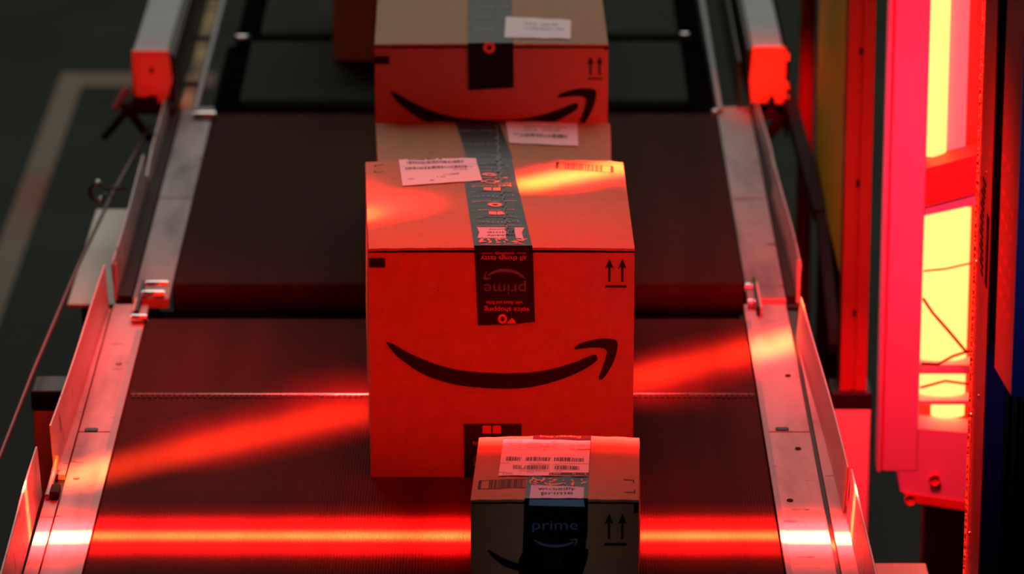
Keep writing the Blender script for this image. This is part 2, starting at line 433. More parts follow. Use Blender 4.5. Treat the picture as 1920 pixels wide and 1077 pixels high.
roller(.637, -.028, .0245, -.52, .332, A)
for sd, xi, xo in ((-1, -.519, -.570), (1, .331, .392)):
    for ya, yb in ((-.95, .175), (.178, .715)):
        box('rail_plate', min(xi, xo), max(xi, xo), ya, yb, -.010, -.002, 'steel', A, .0012)
    xg = -.574 if sd < 0 else .396
    box('side_frame', min(xo, xo + sd * .022), max(xo, xo + sd * .022), -.95, .715, -.17, -.012, 'dark', A, .002)
    box('frame_web', min(xi, xi + sd * .010), max(xi, xi + sd * .010), -.95, .66, -.13, -.0105, 'dark', A, .001)
    box('cross_shelf', min(xi, xo), max(xi, xo), -.95, .715, -.018, -.0105, 'grime', A, .0005)
# guards
guard(-1, -.5845, -.5735, .022, .700, -.004, .066, A)
guard(-1, -.5900, -.5930, -.80, -.055, -.004, .070, A, far_drop=.004)
box('guard_foot', -.590, -.572, -.80, -.06, -.012, -.0035, 'steel', A, .001)
box('guard_foot', -.586, -.572, .02, .70, -.012, -.0035, 'steel', A, .001)
guard(1, .4135, .3985, -.12, .565, -.004, .062, A)
guard(1, .4200, .4185, -.80, -.130, -.004, .064, A)
box('guard_foot', .398, .420, -.80, .56, -.012, -.0035, 'steel', A, .001)
tube('hinge_rod', [(-.5865, -.070, .0), (-.5850, .0, .004), (-.5835, .03, .016)], .0035, 'guard', A, 8)
bevel(box('clip_block', -.583, -.571, -.075, -.045, -.003, .008, 'grime', A, 0), .002)
box('wear_strip', -.528, -.5192, -.95, .60, -.0020, -.0012, 'rail_top', A, 0, 'worn paler strip beside the belt')
box('wear_strip', .3312, .338, -.95, .64, -.0020, -.0012, 'rail_top', A, 0, 'worn paler strip beside the belt')
for (xx, yy) in ((-.5535, .183), (.3555, .186)):
    bevel(plate_poly('slot_bolt', [(xx - .008, yy - .006), (xx + .008, yy - .006), (xx + .009, yy), (xx + .008, yy + .006), (xx - .008, yy + .006), (xx - .009, yy)], 'z', -.003, -.0008, 'black', A, 'dark oblong bolt in the rail'), .0005, 1)
for (xx, yy) in ((-.556, .0), (-.540, .45), (.372, .11), (.350, -.08), (.376, .40)):
    tube('rail_bolt', [(xx, yy, -.004), (xx, yy, -.0004)], .004, 'grime' if xx > 0 else 'steel', A, 8)
# --- middle conveyor
ZB = .006
B = thing('belt_conveyor', 'second belt conveyor behind the large box, brown belt between two dark gaps', 'conveyor', (-.08, 1.26, -H), 'belt conveyors set end to end')
bb = belt_loop('belt', -.488, .334, .775, 1.715, ZB, .026, 'belt', B)
box('slider_bed', -.486, .332, .80, 1.69, ZB - .020, ZB - .006, 'dark', B, 0)
roller(.803, ZB - .026, .0225, -.49, .338, B); roller(1.687, ZB - .026, .0225, -.49, .338, B)
for sd, xi, xo, xof in ((-1, -.491, -.543, -.550), (1, .337, .392, .384)):
    m_ = 'steel_far'
    for ya, yb in ((.722, 1.215), (1.218, 1.738)):
        box('rail_plate', min(xi, xo), max(xi, xo), ya, yb, ZB - .012, ZB - .001, m_, B, .0012)
    box('side_frame', min(xo, xo + sd * .022), max(xo, xo + sd * .022), .722, 1.738, -.17, ZB - .014, 'dark', B, .002)
    box('end_plate', min(xi, xo), max(xi, xo), .7195, .7215, ZB - .016, ZB - .0015, 'cap', B, .0005)
guard(-1, -.5680, -.5660, .742, 1.300, ZB - .006, .050, B, near_drop=.0)
guard(-1, -.5635, -.5600, 1.305, 1.735, ZB - .006, .036, B, near_drop=.022)
guard(1, .4085, .4010, .742, 1.240, ZB - .006, .048, B)
guard(1, .4040, .3960, 1.245, 1.735, ZB - .006, .030, B, near_drop=.018)
box('guard_foot', -.570, -.546, .74, 1.735, -.010, ZB - .004, 'grime', B, .001)
box('guard_foot', .394, .410, .74, 1.735, -.010, ZB - .004, 'grime', B, .001)
box('guard_end', -.571, -.5665, .7375, .7415, -.004, ZB + .046, 'cap', B, .0008)
box('guard_end', .4075, .4135, .7375, .7415, -.012, ZB + .050, 'cap', B, .0012)
# junction bearings with chrome shaft ends
def bearing(parent, xs0, xs1, rows, ybr, side, br):
    box('bearing_block', br[0], br[1], ybr[0], ybr[1], br[2], br[3], 'black', parent, .001)
    for (xa, xb, yy, zz, r) in rows:
        tube('shaft_end', [(xa, yy, zz), (xa + .002, yy, zz), (xb - .002, yy, zz), (xb, yy, zz)], [r * .8, r, r, r * .8], 'chrome', parent, 14, 'polished metal shaft end')
bearing(A, 0, 0, [(-.5290, -.4960, .785, .004, .0066), (-.5300, -.4970, .728, .006, .0085), (-.5380, -.5150, .632, .004, .0060)], (.650, .79), -1, (-.5345, -.5300, -.014, .010))
bearing(A, 0, 0, [(.336, .347, .772, .004, .007), (.336, .347, .700, .004, .006)], (.66, .80), 1, (.3475, .3515, -.014, .012))
box('bracket_plate', -.5390, -.5350, .662, .72, -.010, .006, 'cap', A, .0008)
box('bracket_plate', .3520, .3555, .668, .79, -.012, .008, 'cap', A, .0008)
box('junction_plate', -.515, .327, .668, .772, -.045, -.032, 'void', A, .001)  # blackened to paint the shade in the belt gap
# --- upper conveyor with tall side rails, then one more behind
def upper(label, y0, y1, xa, xb, first):
    C = thing('belt_conveyor', label, 'conveyor', (-.085, (y0 + y1) / 2, -H))
    belt_loop('belt', xa, xb, y0, y1, .004, .024, 'belt_far', C)
    box('slider_bed', xa + .002, xb - .002, y0 + .03, y1 - .03, -.016, -.003, 'dark', C, 0)
    roller(y0 + .026, -.020, .021, xa, xb, C)
    box('gap_shade_strip', xa - .045, xa - .004, y0 - .01, y1 + .005, -.05, -.012, 'void', C, .001)  # black strips standing in for the shadow gaps beside the belt
    box('gap_shade_strip', xb + .004, xb + .046, y0 - .01, y1 + .005, -.05, -.012, 'void', C, .001)
    return C
Cc = upper('third belt conveyor, dark grey-green belt between pale side rails with red-lit end caps', 1.775, 2.185, -.452, .292, True)
D = upper('farthest belt conveyor at the top edge of the picture, dark grey-green belt', 2.215, 3.9, -.440, .290, False)
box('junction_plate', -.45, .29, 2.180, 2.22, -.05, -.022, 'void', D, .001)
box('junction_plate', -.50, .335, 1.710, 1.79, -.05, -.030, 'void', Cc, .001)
tube('shaft_end', [(-.521, 1.667, .010), (-.519, 1.667, .010), (-.486, 1.667, .010), (-.484, 1.667, .010)], [.005, .0062, .0062, .005], 'chrome', Cc, 14, 'polished metal shaft end')
tube('shaft_end', [(.327, 1.700, .006), (.338, 1.700, .006)], .005, 'chrome', Cc, 12, 'polished metal shaft end')
tube('shaft_end', [(-.482, 2.178, .006), (-.456, 2.178, .006)], .0055, 'chrome', D, 14, 'polished metal shaft end')
tube('shaft_end', [(.292, 2.205, .004), (.310, 2.205, .004)], .005, 'chrome', D, 12, 'polished metal shaft end')
YE = 3.9
# left rail of the upper run: box beam, dark wall, dusty channel, thin rail
LR = thing('side_rail', 'pale grey box rail left of the far belt with a dull red lit end', 'rail', (-.59, 2.6, -.01))
box('beam', -.620, -.5625, 1.705, YE, .045, .110, 'rail_top', LR, .002)
plate_poly('end_cap', [(-.6215, .111), (-.5610, .111), (-.5560, .060), (-.5660, .024), (-.5800, .022), (-.5815, .034), (-.592, .036), (-.6000, .032), (-.6170, .034)], 'y', 1.6985, 1.704, 'cap', LR)
tube('cap_bolt', [(-.5895, 1.700, .078), (-.5895, 1.6965, .078)], .004, 'grime', LR, 10)
box('inner_wall', -.5560, -.5520, 1.705, YE, .0, .100, 'dark', LR, .001)
box('beam_web', -.5625, -.5560, 1.71, YE, .02, .105, 'dark', LR, .0005)
box('channel_floor', -.548, -.527, 1.74, YE, .000, .006, 'channel', LR, .001)
box('thin_rail', -.5235, -.5160, 1.70, YE, -.002, .012, 'rail_top', LR, .001, 'thin pale inner rail')
box('lip', -.6240, -.6205, 1.72, YE, .02, .09, 'steel_far', LR, .001)
for k in range(5):
    yy = 1.86 + k * .30
    box('channel_clip', -.549, -.526, yy, yy + .02, .006, .010, 'grime', LR, .001)
RR = thing('side_rail', 'pale grey box rail right of the far belt with a bright red lit end', 'rail', (.42, 2.6, -.01))
box('beam', .392, .443, 1.705, YE, .045, .117, 'rail_top', RR, .002)
plate_poly('end_cap', [(.394, .118), (.4450, .118), (.4490, .108), (.4530, .104), (.4535, .096), (.4480, .092), (.4470, .060), (.4530, .055), (.4535, .045), (.4470, .043), (.4470, .036), (.4535, .034), (.4535, .023), (.432, .021), (.4290, .034), (.4220, .034), (.4190, .023), (.3930, .022), (.3890, .060)], 'y', 1.6985, 1.704, 'cap', RR)
box('inner_wall', .372, .376, 1.73, YE, .0, .085, 'dark', RR, .001)
box('beam_web', .386, .392, 1.71, YE, .02, .11, 'dark', RR, .001)
box('thin_rail', .338, .3455, 1.70, YE, -.002, .012, 'rail_top', RR, .001, 'thin pale inner rail')
box('outer_plate', .452, .456, 1.74, YE, -.05, .10, 'dull', RR, .001)
for yy in (1.95, 2.4): tube('plate_bolt', [(.456, yy, .05), (.460, yy, .05)], .006, 'steel', RR, 8)
# struts under the rail ends
SL = thing('support_bracket', 'dark crossed bracket hanging below the left rail end', 'bracket', (-.63, 1.70, -.03))
bar('bracket_arm', (-.616, 1.70, .026), (-.672, 1.69, -.036), .014, .010, 'dull', SL)
bar('bracket_arm', (-.640, 1.71, .018), (-.594, 1.71, -.044), .012, .012, 'black', SL)
bar('bracket_arm', (-.634, 1.72, .042), (-.654, 1.70, .008), .010, .008, 'rail_top', SL, 'pale short bracket arm')
box('bracket_plate', -.622, -.572, 1.705, 1.73, .0, .034, 'black', SL, .002)
SR = thing('support_strut', 'dark diagonal strut running down from the right rail end', 'strut', (.50, 1.75, -.1))
bar('strut_arm', (.452, 1.76, .03), (.482, 1.30, -.050), .022, .022, 'dull', SR)
bar('strut_arm', (.482, 1.30, -.050), (.484, .98, -.16), .018, .018, 'dull', SR)
bar('strut_arm', (.462, 1.74, .004), (.412, 1.74, -.060), .020, .016, 'black', SR)
box('gusset', .400, .460, 1.74, 1.76, -.02, .022, 'dull', SR, .002)
# legs and posts
def leg(label, x0, x1, y0, y1, ztop, zc, m='white', cat='post'):
    t = thing('support_post', label, cat, ((x0 + x1) / 2, (y0 + y1) / 2, -H))
    box('post_body', x0, x1, y0, y1, -H + .008, zc, m, t, .003)
    box('base_plate', x0 - .02, x1 + .02, y0 - .02, y1 + .02, -H, -H + .008, 'dark', t, .002)
    box('collar', x0 - .002, x1 + .002, y0 - .002, y1 + .002, zc, ztop, 'black', t, .003, 'black collar')
    return t
leg('white post with a black cap beside the left guard of the nearest conveyor', -.643, -.600, .30, .36, .012, -.016)
t = thing('flat_post_face', 'off-white post face laid flat to catch light, beside the left rail of the second conveyor', 'plate', (-.61, 1.1, -H))  # post face reshaped as a flat plate so hall light reaches it
box('plate_top', -.652, -.575, .86, 1.34, -.056, -.050, 'white', t, .002)
for yy in (.90, 1.28): box('plate_leg', -.635, -.60, yy, yy + .03, -H, -.056, 'dark', t, .002)
t = leg('red upright on a pale base with a black collar right of the conveyor', .474, .533, .90, .96, -.200, -.228, 'white')
plate_poly('red_upright', [(.487, .905), (.503, .905), (.503, .912), (.509, .912), (.509, .905), (.526, .905), (.526, .955), (.487, .955)], 'z', -.200, 1.2, 'redpost', t, 'slotted red upright')
for zz in (-.08, .12, .32): tube('upright_bolt', [(.506, .912, zz), (.506, .908, zz)], .005, 'dark', t, 8)
# yellow panel and dark red tube
t = thing('guard_panel', 'tall dull yellow panel behind the red upright', 'panel', (.492, 1.25, -H))
box('panel_sheet', .490, .494, .98, 1.56, -.05, 1.2, 'yellow', t, .003)
for yy in (1.0, 1.5): box('panel_foot', .4945, .53, yy, yy + .04, -H, 1.2, 'dark', t, .003)
t = thing('pipe_upright', 'thin dark red upright left of the yellow panel', 'post', (.492, 1.75, -H))
box('post_body', .480, .506, 1.84, 1.87, -H + .01, 1.2, 'redpost', t, .008); box('base_plate', .46, .53, 1.82, 1.89, -H, -H + .01, 'dark', t, .002)
# pull cord with eye bolt
t = thing('pull_cord', 'thin red pull cord strung along the left side of the conveyors', 'cord', (-.62, .8, .03))
tube('cord_line', [(-.587, 1.62, .006), (-.6115, 1.2, .019), (-.628, .8, .028), (-.642, .3, .037), (-.655, -.05, .026), (-.662, -.4, .02)], .003, 'cord', t, 8)
ring = [(-.634 + .011 * math.cos(a), 1.18, .026 + .014 * math.sin(a)) for a in [math.radians(60 + k * 24) for k in range(13)]]
tube('eye_bolt', ring, .0032, 'cord', t, 8)
for a in (ring[1], ring[-3]): tube('eye_nut', [(a[0], a[1] - .006, a[2]), (a[0], a[1] + .002, a[2])], .0048, 'chrome', t, 8)
tube('eye_shank', [(-.624, 1.18, .032), (-.590, 1.19, .028)], .0026, 'cord', t, 8)
# ================================================================== LED TOWER (right, glowing)
t = thing('led_light_tower', 'tall scanner light tower with glowing yellow-white windows in a pink-lit housing', 'lamp', (.59, .62, -H))
box('housing_cheek', .5270, .5750, .600, .640, -.215, 1.2, 'pink', t, .002)
box('cheek_rib', .5180, .5235, .598, .640, -.215, 1.2, 'pink', t, .001)
box('cheek_groove', .5235, .5270, .606, .640, -.215, 1.2, 'redbar', t, 0, 'dark narrow groove')
box('housing_back', .5750, .690, .700, .712, -.245, 1.2, 'redbar', t, .002)
box('housing_side', .680, .690, .600, .700, -.245, 1.2, 'redbar', t, .002)
def half_tube(name, xc, r, y, z0, z1, m):
    V = []; Fc = []; n = 12
    for z in (z0, z1):
        for k in range(n + 1):
            a = math.pi * k / n; V.append((xc + r * math.cos(a), y - r * .6 * math.sin(a), z))
    for k in range(n): Fc.append((k, k + 1, n + 2 + k, n + 1 + k))
    Fc += [tuple(range(n + 1))[::-1], tuple(range(n + 1, 2 * n + 2)), (0, n + 1, 2 * n + 1, n)]
    o = mesh(name, V, Fc, m, t, True)
    bm = bmesh.new(); bm.from_mesh(o.data); bmesh.ops.recalc_face_normals(bm, faces=bm.faces); bm.to_mesh(o.data); bm.free(); return o
half_tube('upper_diffuser', .592, .0165, .66, .236, 1.2, 'glow')
half_tube('upper_diffuser_edge', .622, .014, .67, .236, 1.2, 'glow2')
half_tube('lower_diffuser', .610, .036, .66, -.062, .160, 'glow')
half_tube('lower_diffuser', .612, .034, .66, -.116, -.076, 'glow')
half_tube('lower_diffuser', .622, .024, .66, -.150, -.122, 'glow')
for za, zb in ((-.076, -.062), (-.122, -.116)): box('diffuser_bar', .5755, .680, .622, .66, za, zb, 'pink', t, .001)
plate_poly('cross_bar', [(.575, .232), (.680, .262), (.680, .205), (.575, .176)], 'y', .606, .66, 'redbar', t)
plate_poly('bar_flange', [(.575, .174), (.680, .203), (.680, .186), (.575, .162)], 'y', .610, .65, 'pink', t)
plate_poly('sill', [(.548, -.2155), (.5755, -.2155), (.5755, -.150), (.690, -.160), (.690, -.262), (.640, -.262), (.552, -.245)], 'y', .600, .66, 'pink', t)
plate_poly('sill_foot', [(.556, -.246), (.655, -.262), (.655, -.275), (.575, -.262)], 'y', .598, .65, 'redbar', t)
for xx, zz in ((.566, -.256), (.600, -.226)): tube('sill_knob', [(xx, .600, zz), (xx, .592, zz)], .008, 'redbar', t, 10)
box('tower_column', .60, .67, .72, .78, -H + .01, 1.2, 'dark', t, .003); box('tower_foot', .56, .71, .66, .86, -H, -H + .01, 'dark', t, .003)
tube('loose_cable', [(.576, .598, .045), (.590, .592, .025), (.612, .590, .0), (.640, .596, -.035)], .0022, 'cable', t, 8)
tube('loose_cable', [(.576, .598, -.052), (.600, .590, -.050), (.620, .590, -.038), (.645, .596, -.032)], .0022, 'cable', t, 8)
tube('loose_cable', [(.576, .598, .085), (.605, .592, .090), (.645, .596, .098)], .0014, 'cable', t, 8)
tube('loose_cable', [(.576, .598, -.088), (.610, .590, -.075), (.645, .596, -.082)], .002, 'cable', t, 8)
# ================================================================== MACHINE FRAME at the right edge
t = thing('scanner_frame', 'tall riveted column at the right edge, red lit side and dark blue front', 'machine frame', (.57, -.28, -H))
box('column_side', .5590, .5605, -.355, -.205, -H + .01, .86, 'redlit_side', t, .0005)
box('column_front', .5605, .5830, -.3565, -.354, -H + .01, .86, 'blue', t, .0005)
box('column_core', .5610, .5830, -.350, -.210, -H + .01, .86, 'dark', t, 0)
box('column_lip', .5570, .5590, -.2080, -.205, -H + .01, .86, 'redlit_side', t, .0004)
box('column_foot', .54, .60, -.37, -.19, -H, -H + .01, 'dark', t, .002)
box('shade_blocker', -.80, .60, -.62, .59, .875, .90, 'dark', t, .004)  # added unseen blocker, keeps hall light off the near belt
box('blocker_post', -.80, -.76, -.1, -.06, -H, .875, 'dark', t, .002)  # added support for the unseen blocker
for zz, yy in ((.585, -.205), (.495, -.30), (.36, -.225), (.215, -.30), (.165, -.225), (.02, -.25)): tube('rivet', [(.559, yy, zz), (.5568, yy, zz)], .0024, 'chrome', t, 8)
for k in range(14):
    zz = .365 + k * .0085; yy = -.300 + .016 * math.sin(k / 13 * math.pi)
    box('punched_mark', .5580, .5592, yy, yy + .022 + .010 * (k % 2), zz, zz + .0045, 'grime', t, 0)
box('slot_cover', .5580, .5592, -.345, -.325, .365, .452, 'black', t, .0004)
t = thing('blue_cabinet', 'deep blue cabinet with a stencilled side tinted by red light hanging at the right edge', 'cabinet', (.60, -.5, .3))
plate_poly('side_sheet', [(-.608, .325), (-.608, .86), (-.440, .86), (-.440, .300)], 'x', .5600, .5612, 'redlit_side', t)
box('front_sheet', .5612, .72, -.608, -.600, .322, .86, 'blue', t, .001)
box('cabinet_body', .5614, .70, -.598, -.440, .335, .86, 'dark', t, 0)
box('cabinet_arm', .59, .64, -.44, -.356, .60, .66, 'dark', t, .001)
side = Surf(lambda a, b, off: (.5600 - off, a, b))
for k, zz in enumerate((.40, .425, .45, .49, .52, .56)):
    for j in range(3):
        yy = -.575 + j * .042 + .006 * (k % 2)
        decal('stencil_mark', [[(yy, zz), (yy, zz + .006), (yy + .026, zz + .006), (yy + .026, zz)]], side, .0004, 'ink_pale', t)
t = thing('ribbed_column', 'dark brown ribbed column below the blue cabinet', 'post', (.62, -.28, -H))
for k in range(5): box('rib', .588 + k * .010, .595 + k * .010, -.304 - .004 * (k % 2), -.27, -H + .01, .31, 'brown', t, .001)
box('column_core', .588, .66, -.27, -.22, -H + .01, .31, 'brown', t, .001); box('base_plate', .605, .68, -.31, -.20, -H, -H + .01, 'dark', t, .001)
t = thing('low_ledge', 'red lit ledge corner at the bottom edge right of the conveyor', 'ledge', (.52, .25, -H))
box('ledge_top', .481, .556, .14, .24, -.230, -.212, 'white', t, .002); box('ledge_leg', .50, .54, .18, .22, -H, -.230, 'dark', t, .002)

# ================================================================== BOXES
# --- large box in focus
t, tp, fr = carton('large shipping box in the middle with a big black smile arrow on its front', (-.012, .19, 0), -.180, .154, -.1960, .1485, 0, .385, .306, .0045, seam=.50)
fr = front(-.0005)
def taper(a): return a
smile(-.159, .1868, .292, .0668, fr, .0004, t)
decal('black_print_block', [rect(-.1795, -.1595, .2815, .294)], fr, .0004, 'ink', t)
up_arrows(.1170, .1440, .2550, .2930, fr, t)
# tape: top run, front drop, bottom run
rt = math.atan2(.058, .389)
xl = lambda y: -.0475 - .0535 * y; xr = lambda y: .0255 - .068 * y
bt = decal('packing_tape', [[(xl(0), -.0005), (xr(0), -.0005), (xr(.386), .386), (xl(.386), .386)]], tp, .0007, 'tape', t, grid=(6, 14))
ft = decal('packing_tape', [[(-.0475, .3105), (.0255, .3105), (.0262, .30), (.0290, .210), (.018, .2085), (.006, .2068), (-.008, .2063), (-.026, .2055), (-.043, .2050), (-.0460, .28)]], fr, .0008, 'tape', t)
lettering('tape_lettering', [('exclusively', -.0095, .3005, .024, .0042), ('all things tasty', -.0105, .2945, .057, .0085), ('with Alexa and Echo', -.0095, .2350, .046, .0045), ('voice shopping', -.0065, .2265, .057, .0088)], fr, .0012, 'tape_red', ft, True)
lettering('tape_logo_word', [('prime', -.0090, .2555, .0530, .0185)], fr, .0012, 'tape_grey', ft, True)
smile(.0165, .2655, .0520, .0145, fr, .0012, ft, 'tape_grey', True, 'tape_smile')
decal('tape_rules', [rect(-.0375, -.0245, .3003, .3008), rect(.006, .0185, .3003, .3008)], fr, .0012, 'tape_red', ft)
def ringpoly(cx, cy, ro, ri, sx=1, n=18):
    return [[(cx + r1 * sx * math.cos(a), cy + r1 * math.sin(a)), (cx + r2 * sx * math.cos(b), cy + r2 * math.sin(b)), (cx + r3 * sx * math.cos(b), cy + r3 * math.sin(b)), (cx + r4 * sx * math.cos(a), cy + r4 * math.sin(a))]
            for a, b, r1, r2, r3, r4 in [(2 * math.pi * k / n, 2 * math.pi * (k + 1) / n, ro, ro, ri, ri) for k in range(n)]]
decal('tape_icon', ringpoly(-.0120, .2135, .0066, .0030, .9) + [[(-.006, .2072), (.005, .2074), (.004, .2110), (.0, .2150), (-.002, .2128), (-.006, .2092)]], fr, .0012, 'tape_red', ft)
# top print along the skewed tape
rot = math.atan2(.0605, 1) ; TT = lambda y: -.011 - .0608 * y
lettering('tape_logo_word', [('prime', TT(.103), .103, .053, .0145), ('prime', TT(.214), .214, .053, .0145), ('prime', TT(.343), .343, .053, .012)], tp, .0012, 'tape_grey', bt, True, rot)
for yy in (.120, .2315, .352): smile(TT(yy) + .026, yy - .001, .052, .008, tp, .0013, bt, 'tape_grey', True, 'tape_smile')
lettering('tape_lettering', [('for prime members', TT(.009), .009, .056, .005), ('wickedlyprime.com', TT(.087), .087, .058, .0035), ('free delivery', TT(.154), .154, .048, .0055), ('video streaming', TT(.192), .192, .058, .0055), ('free reading', TT(.259), .259, .052, .0080), ('free magazines and books', TT(.2685), .2685, .052, .0040), ('free music', TT(.294), .294, .046, .0070), ('voice shopping', TT(.326), .326, .046, .0055)], tp, .0013, 'tape_red', bt, True, rot)
def banner(cx, y0, y1, hw):
    return [[(cx - hw, y1), (cx + hw, y1), (cx + hw * .90, (y0 + y1) / 2), (cx + hw * .96, y0), (cx - hw * .96, y0), (cx - hw * .90, (y0 + y1) / 2)]]
decal('tape_banner', [[(TT(.058) - .029, .036), (TT(.058) + .029, .036), (TT(.058) + .027, .0585), (TT(.058) - .027, .0585)], [(TT(.058) - .027, .0585), (TT(.058) + .027, .0585), (TT(.058) + .030, .081), (TT(.058) - .030, .081)]], tp, .0011, 'tape_lav', bt)
lettering('banner_lettering', [('wickedly', TT(.047), .047, .036, .008), ('prime', TT(.060), .060, .034, .008), ('exclusively', TT(.072), .072, .028, .005)], tp, .0015, 'ink_brown', bt, True, rot)
rr = random.Random(3); lv = []
for k in range(26):
    cy = .014 + rr.random() * .020; cx = TT(cy) + (rr.random() - .5) * .058; L = .003 + rr.random() * .0035; a = rr.random() * 3
    lv.append([(cx + L * math.cos(a), cy + L * math.sin(a)), (cx - L * .35 * math.sin(a), cy + L * .35 * math.cos(a)), (cx - L * math.cos(a), cy - L * math.sin(a)), (cx + L * .35 * math.sin(a), cy - L * .35 * math.cos(a))])
decal('leaf_print', lv, tp, .0012, 'tape_red', bt)
ic = [rect(TT(.141) - .010, TT(.141) - .0005, .134, .148), rect(TT(.141) + .0005, TT(.141) + .010, .134, .148),
      rect(TT(.245) - .011, TT(.245) - .001, .239, .252), rect(TT(.245) + .001, TT(.245) + .011, .239, .252),
      rect(TT(.281) - .013, TT(.281) - .009, .275, .283), rect(TT(.281) + .009, TT(.281) + .013, .275, .283)]
ic += ringpoly(TT(.177), .177, .0085, .0035, 1.15) + ringpoly(TT(.279), .279, .008, .0055, 1.1) + ringpoly(TT(.308), .310, .0075, .002, 1.4)
decal('tape_icon', ic, tp, .0013, 'tape_red', bt)
# wrinkled dark seam under the tape
sm = []
for k in range(40):
    y_ = .05 + k * .0085; cx = .0005 - .038 * (y_) - .004 + .0016 * math.sin(k * 2.1); ww = .0012 + (.0030 if k > 24 else .0008) * rr.random()
    sm.append([(cx - ww, y_), (cx + ww, y_), (cx + ww * .8 - .0003, y_ + .0086), (cx - ww * .8 - .0003, y_ + .0086)])
decal('tape_crease', sm, tp, .0017, 'tape_dk', bt, 'dark crease along the flap seam')
# white label
lq = [(-.1435, .264), (-.0395, .283), (-.0485, .3855), (-.1515, .3855)]
lb = decal('shipping_label', [lq], tp, .0015, 'paper', t, grid=(6, 6))
def inlabel(q):
    def f(s, t_, off=0):
        a = (q[0][0] * (1 - s) + q[1][0] * s) * (1 - t_) + (q[3][0] * (1 - s) + q[2][0] * s) * t_
        b = (q[0][1] * (1 - s) + q[1][1] * s) * (1 - t_) + (q[3][1] * (1 - s) + q[2][1] * s) * t_
        return a, b
    return f
def label_surf(q, base):
    f = inlabel(q); return Surf(lambda a, b, off: base.pt(*f(a, b), off))
LS = label_surf(lq, tp)
decal('label_barcode', barcode(.10, .84, .79, .90, 46, 4) + barcode(.07, .86, .58, .68, 52, 5), LS, .0019, 'paper_ink', lb)
decal('label_rules', [rect(.0, 1, .735, .741), rect(.12, .34, .955, .985), rect(.36, .56, .955, .99)], LS, .0019, 'paper_ink', lb)
lettering('label_lettering', [('SHIP TO', .76, .52, .18, .05), ('A0041', .64, .33, .20, .06), ('M 1', .50, .24, .10, .05), ('0071 4', .88, .62, .10, .05), ('DSM5', .12, .22, .08, .04), ('48', .38, .12, .05, .05)], LS, .0019, 'paper_ink', lb, True)
# printed barcode and crop marks on the flaps
bq = [(.0575, .341), (.1345, .329), (.1350, .361), (.0590, .372)]
BQ = label_surf(bq, tp)
decal('flap_barcode_print', [rect(0, 1, .0, .06), rect(0, 1, .94, 1), rect(0, .05, 0, 1), rect(.95, 1, 0, 1), rect(.16, .175, 0, 1)] + barcode(.18, .82, .04, .96, 24, 8), BQ, .0006, 'ink_brown', t)
decal('corner_mark', [rect(-.183, -.170, .3655, .3670), rect(-.183, -.1812, .3600, .3670), rect(-.183, -.170, .3330, .3345), rect(-.183, -.1812, .3330, .3400)], tp, .0006, 'ink_brown', t)
# bottom tape
bt2 = decal('packing_tape', [rect(-.061, .012, .0005, .0725)], fr, .0008, 'tape', t)
decal('tape_icon', [rect(-.0375, -.0265, .0600, .0705), rect(-.0245, -.0140, .0600, .0705)], fr, .0012, 'tape_red', bt2)
lettering('tape_lettering', [('free delivery', -.024, .046, .052, .007), ], fr, .0012, 'tape_red', bt2)
lettering('tape_logo_word', [('prime', -.024, .024, .05, .017)], fr, .0012, 'tape_grey', bt2)
decal('pinhole', [[(-.0925 + .0007 * math.cos(a), .2510 + .0007 * math.sin(a)) for a in [k * math.pi / 4 for k in range(8)]]], fr, .0004, 'ink', t)

# --- small box in front
t, tp, fr = carton('small shipping box in front with a long white label and blue-striped black tape', (.05, -.345, 0), -.0485, .1485, -.0400, .1545, -.452, -.240, .140, .0025, seam=.5)
fr = front(-.4525)
xl = lambda y: .0145 + .053 * (y + .452); xr = lambda y: .0885 + .038 * (y + .452)
bt = decal('packing_tape', [[(xl(-.4525), -.4525), (xr(-.4525), -.4525), (xr(-.2395), -.2395), (xl(-.2395), -.2395)]], tp, .0007, 'tape', t, grid=(6, 12))
ft = decal('packing_tape', [[(.0145, .1425), (.0890, .1425), (.0885, .10), (.0860, .078), (.0890, .068), (.0840, .052), (.0800, .03), (.0790, .0), (.0080, .0), (.0080, .065), (.0125, .075)]], fr, .0008, 'tape', t)
decal('tape_banner', [[(.0205, .1412), (.0840, .1412), (.0850, .1320), (.0197, .1335)]], fr, .0011, 'tape_blue', ft, label='bright blue band at the fold')
lettering('tape_lettering', [('wickedlyprime.com', .0515, .1275, .056, .0042)], fr, .0012, 'ink_brown', ft)
lettering('tape_logo_word', [('prime', .0505, .1070, .0535, .0150)], fr, .0012, 'tape_grey', ft)
smile(.0250, .0920, .0520, .0110, fr, .0012, ft, 'tape_grey', name='tape_smile')
decal('tape_icon', [rect(.0365, .0465, .0590, .0690), rect(.0485, .0585, .0590, .0690)], fr, .0012, 'ink_brown', ft)
sfold = decal('tape_banner', [[(.0205, -.4515), (.0835, -.4515), (.0850, -.415), (.0225, -.408)]], tp, .0011, 'tape_lav', bt, grid=(4, 3))
lettering('banner_lettering', [('wickedly', .0525, -.4225, .044, .0115), ('prime', .0530, -.4370, .037, .0130)], tp, .0015, 'ink_brown', bt)
rr = random.Random(9); lv = []
for k in range(30):
    cy = -.4060 + rr.random() * .022; cx = .0535 + (rr.random() - .5) * .064; L = .002 + rr.random() * .0030; a = rr.random() * 3
    lv.append([(cx + L * math.cos(a), cy + L * 1.6 * math.sin(a)), (cx - L * .5 * math.sin(a), cy + L * .5 * math.cos(a)), (cx - L * math.cos(a), cy - L * 1.6 * math.sin(a)), (cx + L * .5 * math.sin(a), cy - L * .5 * math.cos(a))])
decal('leaf_print', lv, tp, .0012, 'tape_red', bt)
lettering('tape_lettering', [('free reading', .0590, -.2445, .050, .0085)], tp, .0013, 'tape_red', bt)
lq = [(-.0160, -.3765), (.0905, -.3805), (.0950, -.2600), (-.0105, -.2530)]
